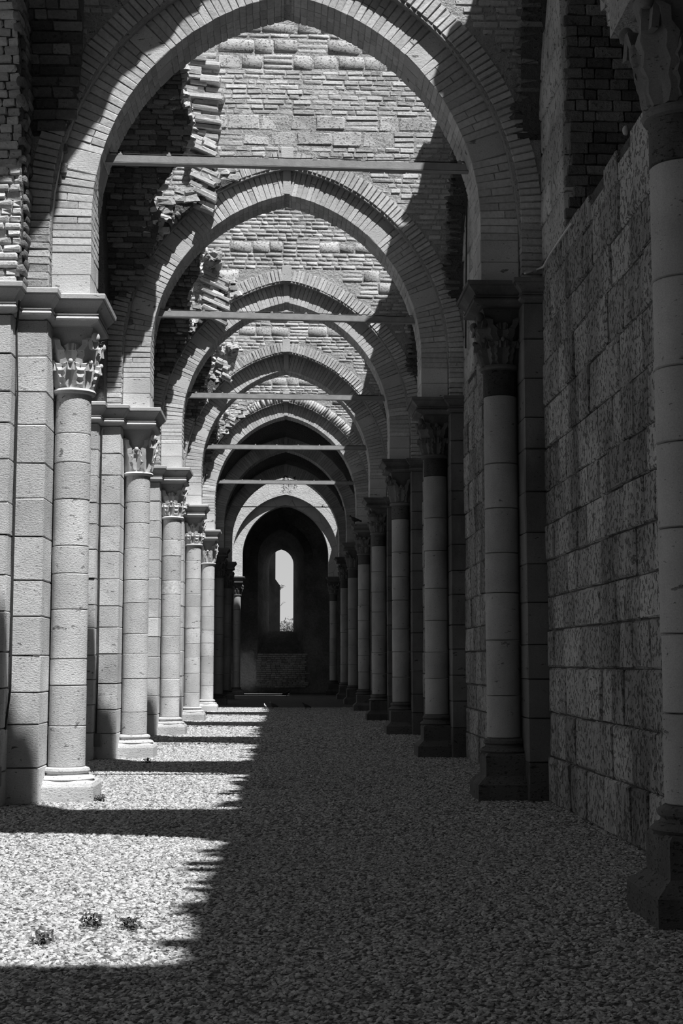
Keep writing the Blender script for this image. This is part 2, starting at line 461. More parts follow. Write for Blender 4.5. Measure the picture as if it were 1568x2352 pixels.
def transverse_arch(i):
    Yc = YI(i); pr = PROJ[i]
    a, e, zs = A_IN, E_IN, ZS
    if i == 8: return far_arch()
    root = empty('transverse_arch', (0, Yc, ZL if i else ZL))
    if i >= 1: tag(root, ARCH_LABEL[i], 'arch')
    else: tag(root, 'transverse arch over the aisle, out of sight', kind='structure')
    # cores
    mb = MB()
    loops = []
    for side, zi in ((-1, ZL), (1, ZR)):
        L = arch_len(zi); n = 30; seq = []
        for k in range(n + 1):
            (x, z), (nx, nz) = arch_pt(L * k / n, side, zi); seq.append((x, z, nx, nz))
        if side == 1: seq = seq[::-1]
        for (x, z, nx, nz) in seq:
            o0, o1 = .012, T1
            loops.append([(x + nx * o0, Yc - HD + .015, z + nz * o0), (x + nx * o0, Yc + HD - .01, z + nz * o0), (x + nx * o1, Yc + HD - .01, z + nz * o1), (x + nx * o1, Yc - HD + .015, z + nz * o1)])
    mb.loops(loops)
    mb.build('ring_core', M['mortar'], root)
    mb = MB()
    xs = [-WX - .02 + (2 * WX + .04) * k / 60 for k in range(61)]
    lo = [zin(x, T1 - .03) if abs(x) < A_IN + T1 - .03 else (ZL if x < 0 else ZR) for x in xs]
    hi = [top_profile(x, 1.0 if i == -1 else 0.0) + (.06 * math.sin(k * 1.7) + .05 * math.sin(k * 3.1)) for k, x in enumerate(xs)]
    slab(mb, xs, lo, hi, Yc - HD - pr + .018, Yc + HD, 'y')
    mb.build('wall_core', M['mortar'], root)
    if i < 1: return root
    near = i <= 5
    vm = M['brick_ring']
    bag_s, bag_w, bag_o = Bag(), Bag(), Bag()
    soff_parts = 0
    for side, zi in ((-1, ZL), (1, ZR)):
        L = arch_len(zi); s = 0.0; k = 0
        stones = [rnd.uniform(1.3, 1.9), rnd.uniform(2.5, 3.1)]
        while s < L - .05:
            if k < 2: h = .255; stone = True
            elif any(abs(s - q) < .05 for q in stones) : h = .24; stone = True; stones = [q for q in stones if abs(s - q) >= .05]
            else: h = .0815 + rnd.uniform(-.004, .006); stone = False
            h = min(h, L - .04 - s)
            (x, z), (nx, nz) = arch_pt(s + h / 2, side, zi)
            N_ = Vector((nx, 0, nz)); T_ = Vector((-nz, 0, nx)) if side > 0 else Vector((nz, 0, -nx))
            # keep right-handed: x=N, y=Y, z=N x Y
            Tz = N_.cross(Y3)
            ax = (N_, Y3, Tz)
            hh = h * (1 if k > 2 and not stone else 1) - .007
            wid = hh * (1.06 if s > ZS - zi else 1)
            dep = .26
            prj = rnd.uniform(-.004, .004)
            P = Vector((x, Yc - HD + dep / 2 + prj, z))
            if not stone and rnd.random() < .3 and i <= 2:
                f = rnd.choice([.35, .5, .65])
                for (r0, r1) in ((0, T1 * f - .004), (T1 * f + .004, T1 - .01)):
                    put(root, 'voussoir', 'ringbrick', P + N_ * ((r0 + r1) / 2), ax, (r1 - r0, dep, wid), vm)
            else:
                put(root, 'voussoir' , 'cleanashlar' if stone else 'ringbrick', P + N_ * ((T1 - .01) / 2), ax, (T1 - .01, dep, wid), M['stone_arch'] if stone else vm)
            # soffit bricks behind
            yb = Yc - HD + dep + .008
            cuts = [yb, yb + rnd.uniform(.1, .3), Yc + HD]
            for q in range(2):
                d = cuts[q + 1] - cuts[q] - .008
                c = Vector((x, cuts[q] + d / 2, z)) + N_ * .07
                tgt = root if i <= 2 and soff_parts < 280 else bag_s
                if tgt is root: soff_parts += 1
                put(tgt, 'soffit_brick', 'soffit', c, ax, (.14, d, wid), M['stone_arch'] if stone else vm)
            s += h; k += 1
    # keystone
    za = zin(0)
    put(root, 'keystone', 'cleanashlar', (0, Yc - HD + .13, za + T1 / 2 + .01), AX_FRONT, (.13, .27, T1), M['stone_arch'])
    # outer ring
    for side, zi in ((-1, ZL), (1, ZR)):
        R = a + e; ls = zs - zi; L = ls + (R + T1) * math.acos(e / (R + T1)); s = 0.; k = 0
        while s < L - .05:
            if i <= 2 and side < 0 and s < 1.2 or s < ls: h = .083
            else: h = .078
            h += rnd.uniform(-.004, .006)
            if s + h / 2 <= ls: x, z, nx, nz = side * (a + T1), zi + s + h / 2, side, 0
            else:
                th = (s + h / 2 - ls) / (R + T1)
                x, z, nx, nz = side * ((R + T1) * math.cos(th) - e), zs + (R + T1) * math.sin(th), side * math.cos(th), math.sin(th)
            if side * x < .07: break
            N_ = Vector((nx, 0, nz)); Tz = N_.cross(Y3)
            dep = .13 + pr
            P = Vector((x, Yc - HD - pr + dep / 2 + rnd.uniform(-.006, .004), z)) + N_ * (T2 / 2 + .004)
            put(root if i <= 4 else bag_o, 'ring_brick', 'outerbrick', P, (N_, Y3, Tz), (T2, dep, h - .009), M['brick_ring'] if s > ls else M['brick'])
            s += h; k += 1
    put(root, 'ring_keystone', 'cleanashlar', (0, Yc - HD - pr + .13, zin(0, T1) + T2 * .62), AX_FRONT, (.2, .27, T2 * 1.35), M['stone_arch'])
    # wall bricks
    zmax = {1: 9.6, 2: 12.4, 3: 11.4, 4: 11.0, 5: 10.6, 6: 10.4, 7: 10.2}[i]
    if i <= 5:
        z = 6.5; cells = []
        r = random.Random(40 + i); lim = T1 + T2 + .01
        while z < zmax:
            kind = 'tufa' if r.random() < .16 and z > 9.2 else 'brick'
            h = .27 if kind == 'tufa' else .083 + r.uniform(-.006, .008)
            x = -WX + r.uniform(0, .1)
            while x < WX - .05:
                w = r.uniform(.28, .6) if kind == 'tufa' else r.choice([.13, .17, .22, .24, .27, .31, .36])
                w = min(w, WX - x)
                # keep clear of the ring
                zr = max(zin(x, lim), zin(x + w, lim), zin(x + w / 2, lim)) if min(abs(x), abs(x + w)) < a + lim else 0
                if abs(x + w / 2) > a + lim: zr = 0
                if i == 1 and x < -1.0 and kind == 'tufa': kind = 'brick'
                if z > zr - .03 and w > .08:
                    if kind == 'tufa' and r.random() < .25:
                        for q in range(3): cells.append((x, w, z + q * .09, .09, 'brick'))
                    else: cells.append((x, w, z, h, kind))
                x += w
            z += h
        vis = sorted(range(len(cells)), key=lambda q: (0 if -1.6 < cells[q][0] < 2.6 else 1, abs(cells[q][2] - 9.4)))
        allowed = set(vis[:300]) if i <= 2 else set()
        bag_t = Bag()
        for q, (x, w, z, h, kind) in enumerate(cells):
            gap = r.uniform(.012, .022)
            dep = .10
            cx, cz = x + w / 2, z + h / 2
            hh = (h - gap) * r.uniform(.9, 1.0)
            c = Vector((cx, Yc - HD - pr + .010 + r.uniform(-.007, .005) + dep / 2, cz + r.uniform(-.003, .003)))
            tilt = r.uniform(-.02, .02)
            ax = (Vector((math.cos(tilt), 0, math.sin(tilt))), Y3, Vector((-math.sin(tilt), 0, math.cos(tilt))))
            mt = M['stone_rough'] if kind == 'tufa' else M['brick']
            tgt = root if q in allowed else (bag_t if kind == 'tufa' else bag_w)
            put(tgt, 'rough_stone' if kind == 'tufa' else 'brick', kind, c, ax, (w - gap, dep, hh), mt)
        bag_w.build('brickwork', M['brick'], root)
        bag_t.build('rough_stonework', M['stone_rough'], root)
    bag_s.build('soffit_brickwork', M['brick_ring'], root)
    bag_o.build('ring_brickwork', M['brick_ring'], root)
    return root

def far_arch():
    Yc = YI(8)
    root = empty('transverse_arch', (0, Yc, 5.3), ARCH_LABEL[8], 'arch')
    mb = MB()
    a1, a2, e, zs, zi = 1.96, 2.40, .42, 6.3, 5.35
    def curve(a, n=24):
        R = a + e; tm = math.acos(e / R); pts = [(-a, zi)]
        for k in range(n + 1): pts.append((-(R * math.cos(tm * k / n) - e), zs + R * math.sin(tm * k / n)))
        return pts + [(-x, z) for x, z in pts[::-1][1:]]
    c1, c2 = curve(a1), curve(a2)
    mb.loops([[(x, Yc - .33, z), (x, Yc + .33, z), (X, Yc + .33, Z), (X, Yc - .33, Z)] for (x, z), (X, Z) in zip(c1, c2)])
    mb.build('inner_ring', M['limewash'], root)
    mb = MB()
    top = [(-3.6 + 7.2 * k / (len(c2) - 1), 14.5) for k in range(len(c2))]
    c3 = [(x - (.0), z) for x, z in c2]
    top = [(max(-3.6, min(3.6, x * 1.5)), 14.5) for x, z in c2]
    mb.loops([[(x, Yc - .33 - PROJ[8], z), (x, Yc + .33, z), (X, Yc + .33, Z), (X, Yc - .33 - PROJ[8], Z)] for (x, z), (X, Z) in zip(c3, top)])
    mb.build('arch_face', M['limewash'], root)
    mb = MB()
    for q in (-1, 1): mb.box(min(q * 2.4, q * 4.3), max(q * 2.4, q * 4.3), Yc - .3, Yc + .3, 5.35, 14.5); mb.box(min(q * 2.75, q * 4.3), max(q * 2.75, q * 4.3), Yc - .3, Yc + .3, 0, 5.35)
    mb.build('flank_wall', M['limewash'], root)
    return root

# ------------------------------------------------------------------ piers
def lathe(mb, prof, cx, cy, seg=28, flat=None):
    loops = []
    for r_, z in prof:
        loops.append([(cx + r_ * math.cos(2 * PI * k / seg), cy + r_ * math.sin(2 * PI * k / seg), z) for k in range(seg)])
    mb.loops(loops)

def rect_profile(mb, x0, x1, y0, y1, prof):
    loops = []
    for o, z in prof:
        loops.append([(x0 - o, y0 - o, z), (x1 + o, y0 - o, z), (x1 + o, y1 + o, z), (x0 - o, y1 + o, z)])
    mb.loops(loops)

ABPROF = [(-.03, -.32), (.03, -.30), (.065, -.285), (.075, -.262), (.065, -.24), (.045, -.235), (.045, -.222), (.07, -.218), (.07, -.205), (.04, -.20), (.065, -.15), (.115, -.085), (.125, -.075), (.125, -.058), (.145, -.055), (.15, -.01), (.14, 0)]

def leaf(mb, cx, cy, ang, r0, z0, h, wid, out, curl, ball=0.0):
    """acanthus-like leaf: rises against the bell, bends outward and curls over"""
    d = Vector((math.cos(ang), math.sin(ang), 0)); t = Vector((-math.sin(ang), math.cos(ang), 0))
    n = 9; loops = []
    for k in range(n + 1):
        u = k / n
        rr = r0 + out * (u ** 2.2) + (.03 * math.sin(u * PI))
        zz = z0 + h * (u if u < .78 else .78 + .10 * math.sin((u - .78) / .22 * PI) - curl * ((u - .78) / .22) ** 2 * .25)
        w = wid * (0.75 + .45 * math.sin(u * PI * .9)) * (1 - .55 * u ** 3)
        w *= 1 + .13 * (1 if k % 2 else -1)
        th = .034
        c = Vector((cx, cy, zz)) + d * rr
        row = [c - t * w / 2 - d * th * .6, c - t * w * .3 + d * th * .7, c + d * th * (-.1), c + t * w * .3 + d * th * .7, c + t * w / 2 - d * th * .6, c - d * th * 1.8]
        loops.append(row)
    mb.loops(loops)
    if ball:
        c = Vector((cx, cy, z0 + h * .84)) + d * (r0 + out + .012)
        mb.ball(c, ball, ball, ball * 1.15)

def capital(root, side, cx, cy, zb, zt, r, seed, mat):
    rr = random.Random(seed)
    mb = MB()
    H = zt - zb; seg = 28; loops = []
    for u in [0, .1, .3, .5, .7, .85, .93, 1]:
        z = zb + H * u; rad = r * (1.0 + .12 * u) ; sq = max(0, (u - .35) / .65) ** 1.6
        lp = []
        for k in range(seg):
            a_ = 2 * PI * (k + .5) / seg
            cxx, sy = math.cos(a_), math.sin(a_)
            q = 1 / max(abs(cxx), abs(sy))
            R_ = rad * (1 - sq) + (rad * 1.12 * (1 + (q - 1) * .85)) * sq
            lp.append((cx + R_ * cxx, cy + R_ * sy, z))
        loops.append(lp)
    mb.loops(loops)
    cap = mb.build('capital', mat, root, True)
    # abacus block directly on the bell
    mb = MB(); lathe(mb, [(r * 1.02, zb - .055), (r * 1.17, zb - .045), (r * 1.24, zb - .02), (r * 1.17, zb + .005), (r * 1.02, zb + .012)], cx, cy)
    nr = link_child(mb, 'neck_ring', mat, cap)
    inward = 0 if side < 0 else PI
    base = inward
    style = seed % 3
    angs_low = [base + PI * q for q in ((-.5, -.25, 0, .25, .5, .75, -.75))]
    if style != 1:
        for q in angs_low:
            mb = MB(); leaf(mb, cx, cy, q, r * 1.0, zb + .01, H * .48, .21, .085, .9, .0 if style == 2 else .026)
            link_child(mb, 'leaf', mat, cap)
    for q in (-.25, .25, -.75, .75):
        mb = MB(); leaf(mb, cx, cy, base + PI * q, r * 1.02, zb + H * (.2 if style != 1 else .02), H * (.72 if style != 1 else .9), .26, .16, .8, .05)
        link_child(mb, 'leaf', mat, cap)
    for q in (0, -.5, .5):
        mb = MB(); leaf(mb, cx, cy, base + PI * q, r * 1.02, zb + H * (.25 if style != 1 else .05), H * .55, .20, .07, .6, .035 if style else 0)
        link_child(mb, 'leaf', mat, cap)
    return cap

def link_child(mb, name, mat, parent):
    o = mb.build(name, mat, None, True)
    o.parent = parent
    return o

SIDE = {-1: 'left', 1: 'right'}
ORD = ['nearest', 'second', 'third', 'fourth', 'fifth', 'sixth', 'seventh', 'eighth', 'ninth']
PIER_LABEL = {
 (-1, 1): 'nearest sunlit travertine pier at the left edge, two-tier leaf capital',
 (-1, 2): 'second sunlit left pier, foot partly in shadow',
 (-1, 3): 'third sunlit left pier, one veined pale marble drum',
 (-1, 4): 'fourth sunlit left pier from the front',
 (-1, 5): 'fifth and last sunlit left pier',
 (-1, 6): 'shaded left pier just beyond the last sunlit one',
 (-1, 7): 'dark left pier behind the first shaded one',
 (-1, 8): 'slender left pier carrying the sunlit limewashed arch',
 (1, 0): 'dark pier cropped by the right edge of the picture',
 (1, 1): 'large shaded right pier standing before the pitted stone wall',
 (1, 2): 'third shaded right pier from the picture edge',
 (1, 3): 'fourth shaded right pier from the picture edge',
 (1, 4): 'fifth shaded right pier from the picture edge',
 (1, 5): 'sixth right pier, small bird on its capital',
 (1, 6): 'seventh right pier, beyond the bird on the capital',
 (1, 7): 'dim right pier next to last before the end',
 (1, 8): 'slender right pier carrying the sunlit limewashed arch'}

def pier(i, side):
    rr = random.Random(100 + i * 7 + side)
    Yc = YI(i)
    right = side > 0
    far = i == 8
    zt = ZR if right else ZL
    if right and i == 0: zt = 5.92
    if far: zt = 5.36
    if right and i == 0: Yc = 8.47
    cx = side * (2.44 if right else 2.39); r = .188 if right else .20
    if far: cx = side * 2.2; r = .17
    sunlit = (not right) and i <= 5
    ms = M['stone'] if sunlit else M['stone_shade']  # piers out of the sun take the stones with shade in their colour
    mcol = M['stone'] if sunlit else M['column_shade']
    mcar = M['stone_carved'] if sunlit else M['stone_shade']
    mbase = M['stone'] if sunlit else M['stone_damp_shade']
    root = empty('clustered_pier', (cx, Yc, 0))
    if (side, i) in PIER_LABEL: tag(root, PIER_LABEL[(side, i)], 'pier')
    else: tag(root, 'left pier beside the camera, outside the view', 'pier')
    abh = .32 if not right else .25
    zab0 = zt - abh; zc0 = zab0 - (.68 if not right else (.78 if i == 0 else .64))
    if far: zc0 = zab0 - .5
    # base
    pl = .26 if not right else .30
    mb = MB()
    if not right:
        ztor = .36
        rect_profile(mb, cx - .22, cx + .22, Yc - .24, Yc + .24, [(.12, 0), (.12, .16), (.10, .20), (.03, .225)])
        mb.build('plinth', mbase, root)
        mb = MB(); lathe(mb, [(r + .09, .215), (r + .115, .235), (r + .09, .262), (r + .045, .272), (r + .035, .29), (r + .05, .30), (r + .06, .32), (r + .045, .345), (r, .36)], cx, Yc)
        mb.build('base_moulding', mbase, root, True)
    else:
        ztor = .66
        rect_profile(mb, cx - .22, cx + .22, Yc - .25, Yc + .25, [(.12, 0), (.12, .17), (.09, .20), (.05, .235), (.02, .26), (.02, .47), (.0, .50)])
        mb.build('plinth', mbase, root)
        mb = MB(); lathe(mb, [(r + .06, .49), (r + .09, .52), (r + .06, .55), (r + .03, .565), (r + .025, .585), (r + .045, .605), (r + .04, .635), (r, .66)], cx, Yc)
        mb.build('base_moulding', mbase, root, True)
    # drums
    z = ztor; hs = []
    ztop = zc0 - .04
    n = max(1, round((ztop - z) / (.42 if not right else .52)))
    if i >= 6: n = 6
    cuts = [z + (ztop - z) * k / n + (rr.uniform(-.07, .07) if 0 < k < n else 0) for k in range(n + 1)]
    if right: cuts[-2] = ztop - .30
    for k in range(n):
        z0, z1 = cuts[k] + .003, cuts[k + 1] - .003
        mb = MB(); ro = r + rr.uniform(-.003, .003); b = .007; q = rr.uniform(-.003, .003)
        lathe(mb, [(ro - b * 1.3, z0), (ro, z0 + b), (ro, z1 - b), (ro - b * 1.3, z1)], cx + q, Yc + rr.uniform(-.003, .003), 32)
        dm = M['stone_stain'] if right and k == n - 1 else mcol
        if side < 0 and i == 3 and k == n - 4: dm = M['marble']
        o = mb.build('column_drum', dm, root, True)
        if dm == M['marble']: o['label'] = 'veined pale marble drum'
        # smooth only the round; sharp joints through auto shading are not needed
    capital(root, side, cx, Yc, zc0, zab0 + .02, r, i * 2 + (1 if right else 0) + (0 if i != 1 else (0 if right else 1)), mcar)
    # stepped pilasters B and A
    def stack(x0, x1, y0, y1, cnt, nm='pilaster_stone'):
        ycut = [0] + [zab0 * k / cnt + rr.uniform(-.05, .05) for k in range(1, cnt)] + [zab0]
        for k in range(cnt):
            h = ycut[k + 1] - ycut[k] - .006
            jj = rr.uniform(-.004, .004)
            put(root, nm, 'cleanashlar', ((x0 + x1) / 2, (y0 + y1) / 2 + jj, (ycut[k] + ycut[k + 1]) / 2), AX_FRONT, (abs(x1 - x0), y1 - y0, h), M['stone_damp_shade'] if (right and k == 0) else ms)
    cnt = 13 if i <= 3 else 9
    if not far:
        if not right:
            stack(-3.04, -2.60, Yc - .60, Yc + .60, cnt)
            stack(-3.7, -2.93, Yc - .86, Yc + .86, cnt)
            mb = MB(); lathe(mb, [(.28, 0), (.28, .25), (.2, .3), (.2, zab0)], -3.45, Yc - .95); mb.build('nave_shaft', ms, root, True)
        else:
            stack(2.63, 3.1, Yc - .50, Yc + .50, cnt)
    else:
        stack(side * 2.9 - .3, side * 2.9 + .3, Yc - .45, Yc + .45, 7)
    # abaci
    prof = [(o, zt + z_ * abh / .32) for o, z_ in ABPROF]
    def ab(x0, x1, y0, y1):
        mb = MB(); rect_profile(mb, x0, x1, y0, y1, prof); mb.build('abacus', mcar, root)
    if far:
        ab(cx - .2, cx + .2, Yc - .33, Yc + .33)
    elif not right:
        ab(-2.70, -2.14, Yc - .38, Yc + .38)
        ab(-3.1, -2.62, Yc - .62, Yc + .62)
        ab(-3.7, -2.95, Yc - .88, Yc + .88)
    else:
        ab(2.16 if i else 2.34, 2.75, Yc - (.38 if i else .22), Yc + .38)
        ab(2.66, 3.1, Yc - .52, Yc + .52)
    return root

t = NT('veined_marble')
v = t.ramp(t.noise(6, 6, t.scaled((1, 1, 2)), .6, 2.5), .35, .65, .38, .74)
M['marble'] = t.finish(v, None)

# ------------------------------------------------------------------ left nave wall, right wall
def opening_wall(name, label, side):
    root = empty(name, (side * WX, 0, 0), label, kind='structure')
    return root

wl = opening_wall('wall_left', 'nave arcade wall on the left above the piers', -1)
for i in range(-1, 8):
    y0, y1 = YI(i), YI(i + 1)
    n = 180; ym = (y0 + y1) / 2
    ys = [y0 + (y1 - y0) * k / n for k in range(n + 1)]
    hs_, e2 = 2.68, 1.3
    lo = []
    for y in ys:
        u = abs(y - ym)
        lo.append(ZL if u >= hs_ else 6.3 + math.sqrt((hs_ + e2) ** 2 - (u + e2) ** 2))
    mb = MB(); slab(mb, ys, lo, [15.5] * len(ys), -3.65, -WX - .005, 'x')
    mb.build('arcade_wall', M['mortar_dark'], wl)

def upper_pier(i, tgt_parts):
    r = random.Random(800 + i); Yc = YI(i); bg = Bag(); z = ZL + .01
    Yc -= .12 if i == 1 else 0
    mb = MB(); mb.box(-3.7, -2.90, Yc - .74, Yc + .5, ZL, 9.4); mb.build('haunch_core', M['mortar'], wl)
    while z < 9.4:
        h = .083 + r.uniform(-.006, .008)
        x = -3.7 + r.uniform(0, .1)
        while x < -2.87:
            w = min(r.choice([.12, .17, .24]), -2.86 - x)
            if w > .05: put(wl if tgt_parts else bg, 'brick', 'webbrick', (x + w / 2, Yc - .71 + r.uniform(-.010, .010), z + h / 2), AX_FRONT, (w - .014, .12, h - .014), M['brick'])
            x += w
        # flank facing the aisle
        y = Yc - .69
        while y < Yc - .3:
            w = r.choice([.14, .2, .24])
            put(wl if tgt_parts else bg, 'brick', 'webbrick', (-2.935 + r.uniform(-.006, .006), y + w / 2, z + h / 2), (Y3, -X3, Z3), (w - .012, .1, h - .012), M['brick']); y += w
        z += h
    bg.build('haunch_brickwork', M['brick'], wl)
for i in (1, 2, 3, 4): upper_pier(i, i <= 2)
bgl = Bag(); r = random.Random(61)
z = 5.5
while z < 9.6:
    y = 11.5 + r.uniform(0, .2)
    while y < 15.2:
        w = r.choice([.2, .26, .32])
        ym_ = (YI(0) + YI(1)) / 2; u = abs(y + w / 2 - ym_)
        zl = 6.3 + math.sqrt(max(0, 3.98 ** 2 - (u + 1.3) ** 2)) if u < 2.68 else 5.5
        if z > zl: put(bgl, 'brick', 'webbrick', (-2.86, y + w / 2, z), (Y3, -X3, Z3), (w - .014, .08, .085), M['brick_dark'])
        y += w
    z += .1
bgl.build('brickwork', M['brick_dark'], wl)
u = 2.66; ym_ = (YI(0) + YI(1)) / 2
th = math.acos((u + 1.3) / 3.98 if u + 1.3 < 3.98 else 1)
while th < 1.05:
    y = ym_ + 3.98 * math.cos(th) - 1.3; z = 6.3 + 3.98 * math.sin(th)
    Nn = Vector((0, math.cos(th), math.sin(th))); x = -3.65 + r.uniform(0, .1)
    while x < -2.9:
        w = min(r.choice([.14, .2, .26]), -2.86 - x)
        put(wl, 'soffit_brick', 'webbrick', Vector((x + w / 2, y, z)) + Nn * .015, (X3, Nn, X3.cross(Nn)), (w - .012, .08, .078), M['brick']); x += w
    th += .0226

wr = opening_wall('wall_right', 'outer aisle wall on the right of pitted travertine with brick-lined window recesses', 1)
SILL = 5.92
bagr, bagj, bagu = Bag(), Bag(), Bag()
for i in range(-2, 8):
    y0, y1 = YI(i), YI(i + 1); ym = (y0 + y1) / 2
    hw = 1.75
    # core: below sill, sides, above head, recess back
    mb = MB()
    top = 11.75 if i < 7 else 9.25
    mb.box(WX + .03, WX + 1.0, y0, y1, 0, SILL - .02)
    mb.box(WX + .03, WX + 1.0, y0, ym - hw - .03, SILL - .02, 9.2)
    mb.box(WX + .03, WX + 1.0, ym + hw + .03, y1, SILL - .02, 9.2)
    n = 24; ys = [y0 + (y1 - y0) * k / n for k in range(n + 1)]
    slab(mb, ys, [9.2] * (n + 1), [top + .10 * math.sin(k * 2.3 + i) + .05 * math.sin(k * 5.1) for k in range(n + 1)], WX + .03, WX + 1.0, 'x')
    mb.box(WX + .85, WX + 1.05, ym - hw - .1, ym + hw + .1, SILL - .1, 9.3)
    mb.build('wall_core', M['mortar_dark'], wr)
    if i < 0 or i > 4: 
        continue
    r = random.Random(70 + i)
    # ashlar blocks
    z = 0.0; nb = 0
    while z < 9.2:
        h = r.uniform(.36, .50)
        if z < SILL < z + h + .12: h = SILL - z
        segs = [(y0 + .5, y1 - .5)] if z < SILL - .01 else [(y0 + .5, ym - hw), (ym + hw, y1 - .5)]
        for (a_, b_) in segs:
            y = a_
            while y < b_ - .02:
                w = r.uniform(.30, .85)
                if b_ - (y + w) < .25: w = b_ - y
                dz = 0
                tgt = wr if (i <= 2 and nb < 150) else (bagr if z < SILL - .01 else bagu)
                if z >= SILL - h - .02 and z < SILL - .01 and r.random() < .35: dz = r.uniform(.0, .15)
                c = (WX + .15 + r.uniform(-.014, .014), y + w / 2, z + (h - dz) / 2)
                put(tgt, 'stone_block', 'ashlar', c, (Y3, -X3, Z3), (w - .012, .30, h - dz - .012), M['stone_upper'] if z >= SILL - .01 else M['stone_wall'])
                if tgt is wr: nb += 1
                y += w
        z += h
    # jamb bricks on the far side of the recess, facing the camera
    z = SILL; 
    while z < 9.2:
        h = .115; x = WX + r.uniform(.0, .1)
        while x < WX + .85:
            w = min(r.choice([.13, .2, .26, .3]), WX + .87 - x)
            if w > .05:
                put(wr if i == 0 and z < 8.4 else bagj, 'brick', 'brick', (x + w / 2, ym + hw - .0, z + h / 2), AX_FRONT, (w - .01, .1, h - .012), M['brick_dark'])
            x += w
        z += h
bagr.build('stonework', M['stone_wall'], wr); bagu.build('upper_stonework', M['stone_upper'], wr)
bagj.build('jamb_brickwork', M['brick_dark'], wr)
# broken crest of the wall: single bricks left standing
for i in range(-2, 7):
    y = YI(i) + .4
    r = random.Random(300 + i)
    while y < YI(i + 1) - .4:
        if r.random() < .55:
            put(wr, 'crest_brick', 'lump', (WX + r.uniform(-.02, .12), y, 11.78 + r.uniform(0, .1)), (Y3, -X3, Z3), (.2, .3, r.uniform(.08, .2)), M['rubble'])
        y += r.uniform(.16, .32)

mb = MB(); mb.box(-16, 5, -12, -11, 0, 14)
tag(mb.build('wall_front', M['mortar_dark']), 'entrance wall behind the camera', kind='structure')
mb = MB(); 
for i in range(-2, 8): mb.box(-14.2, -13, YI(i) - .9, YI(i) + .9, 0, 9.5)
mb.box(-14.2, -13, YI(-2) - 2, YI(7) + 1, 9.5, 17)
tag(mb.build('wall_nave', M['mortar_dark']), 'far nave wall beyond the left arcade', kind='structure')

# ------------------------------------------------------------------ vaults
def break_left(i, y):
    """x of the broken edge of the left vault remnant in bay i at depth y"""
    d = YI(i + 1) - HD - y            # distance to the next arch wall
    dn = y - (YI(i) + HD)
    mid = {0: -1.75, 1: -1.56, 2: -1.75, 3: -1.85, 4: -1.9}.get(i, -1.7)
    if d < .10: w = -.9
    elif d < .30: w = -.9 - (d - .10) / .20 * 1.2
    elif d < .65: w = -2.1
    elif d < 1.15: w = -2.1 + (mid + 2.1) * (d - .65) / .5
    else: w = mid
    if dn < .5: w = -2.2
    amp = .06 if d > .3 else .10
    return w + amp * math.sin(y * 5.3 + i * 2) + .04 * math.sin(y * 11 + i)

ZHIGH = 8.35
def bay0_table():
    tab = []; R = A_IN + E_IN
    for k in range(30):
        th = .10 + 1.22 * k / 29
        f = .85 - .40 * min(1, th / .5) + .35 * max(0, (th - .9) / .5)
        r_ = R + T1 * f; x0, z0 = -(r_ * math.cos(th) - E_IN), ZS + r_ * math.sin(th)
        c = 0
        while c < 6:
            c += .02; d = c * SUN_KY; u = abs(H2 - d); q = (H2 + E2) ** 2 - (u + E2) ** 2
            if z0 + c > ZHIGH + math.sqrt(max(q, 0)) and d > .15: break
        tab.append((d, x0 + SUN_KX * c))
    return sorted(tab)
TAB0 = bay0_table()
print('bay0', TAB0[0], TAB0[-1])
def break_bay0(y):
    d = YI(1) - HD - PROJ[1] - y
    if d < TAB0[0][0]: w = max(-2.45, TAB0[0][1] - (TAB0[0][0] - d) * 3.2)
    elif d > TAB0[-1][0]: w = TAB0[-1][1]
    else: w = float(np.interp(d, [a for a, b in TAB0], [b for a, b in TAB0]))
    if d > 3.0: w = max(-2.6, w - (d - 3.0) * 2.5)
    return w + .035 * math.sin(y * 21) + .03 * math.sin(y * 34 + 1) + .04 * math.sin(y * 9)

def vault_shell(mb, i, xa, xb, closed=False, thick=.28, high=False):
    ya, yb = YI(i) + HD - .02, YI(i + 1) - HD + .02; ym = (YI(i) + YI(i + 1)) / 2
    R2 = H2 + E2; tm = math.acos(E2 / R2)
    ny = 44; ys = []
    for k in range(ny + 1): ys.append(ym - min((R2 * math.cos(tm * k / ny) - E2), (yb - ya) / 2))
    ys += [2 * ym - y for y in ys[::-1][1:]]
    if high: ys = [y for y in ys if z2f(y - ym) + ZHIGH - ZS > 9.9]
    nx = 14; grid = []; gt = []
    for y in ys:
        x0 = xa(y) if callable(xa) else xa; x1 = xb(y) if callable(xb) else xb
        row, rt = [], []
        for k in range(nx + 1):
            x = x0 + (x1 - x0) * k / nx
            z = max(zin(x, T1), z2f(y - ym)) if not high else z2f(y - ym) + ZHIGH - ZS
            row.append((x, y, z)); rt.append((x, y, z + thick + .12))
        grid.append(row); gt.append(rt)
    n = nx + 1; ns = len(ys); v = [p for r_ in grid for p in r_] + [p for r_ in gt for p in r_]; f = []; o = n * ns
    for a in range(ns - 1):
        for b in range(nx):
            f.append((a * n + b, a * n + b + 1, (a + 1) * n + b + 1, (a + 1) * n + b))
            f.append((o + a * n + b, o + (a + 1) * n + b, o + (a + 1) * n + b + 1, o + a * n + b + 1))
        for b in (0, nx):
            f.append((a * n + b, (a + 1) * n + b, o + (a + 1) * n + b, o + a * n + b))
    for b in range(nx):
        for a in (0, ns - 1):
            f.append((a * n + b, o + a * n + b, o + a * n + b + 1, a * n + b + 1))
    mb.add(v, f)

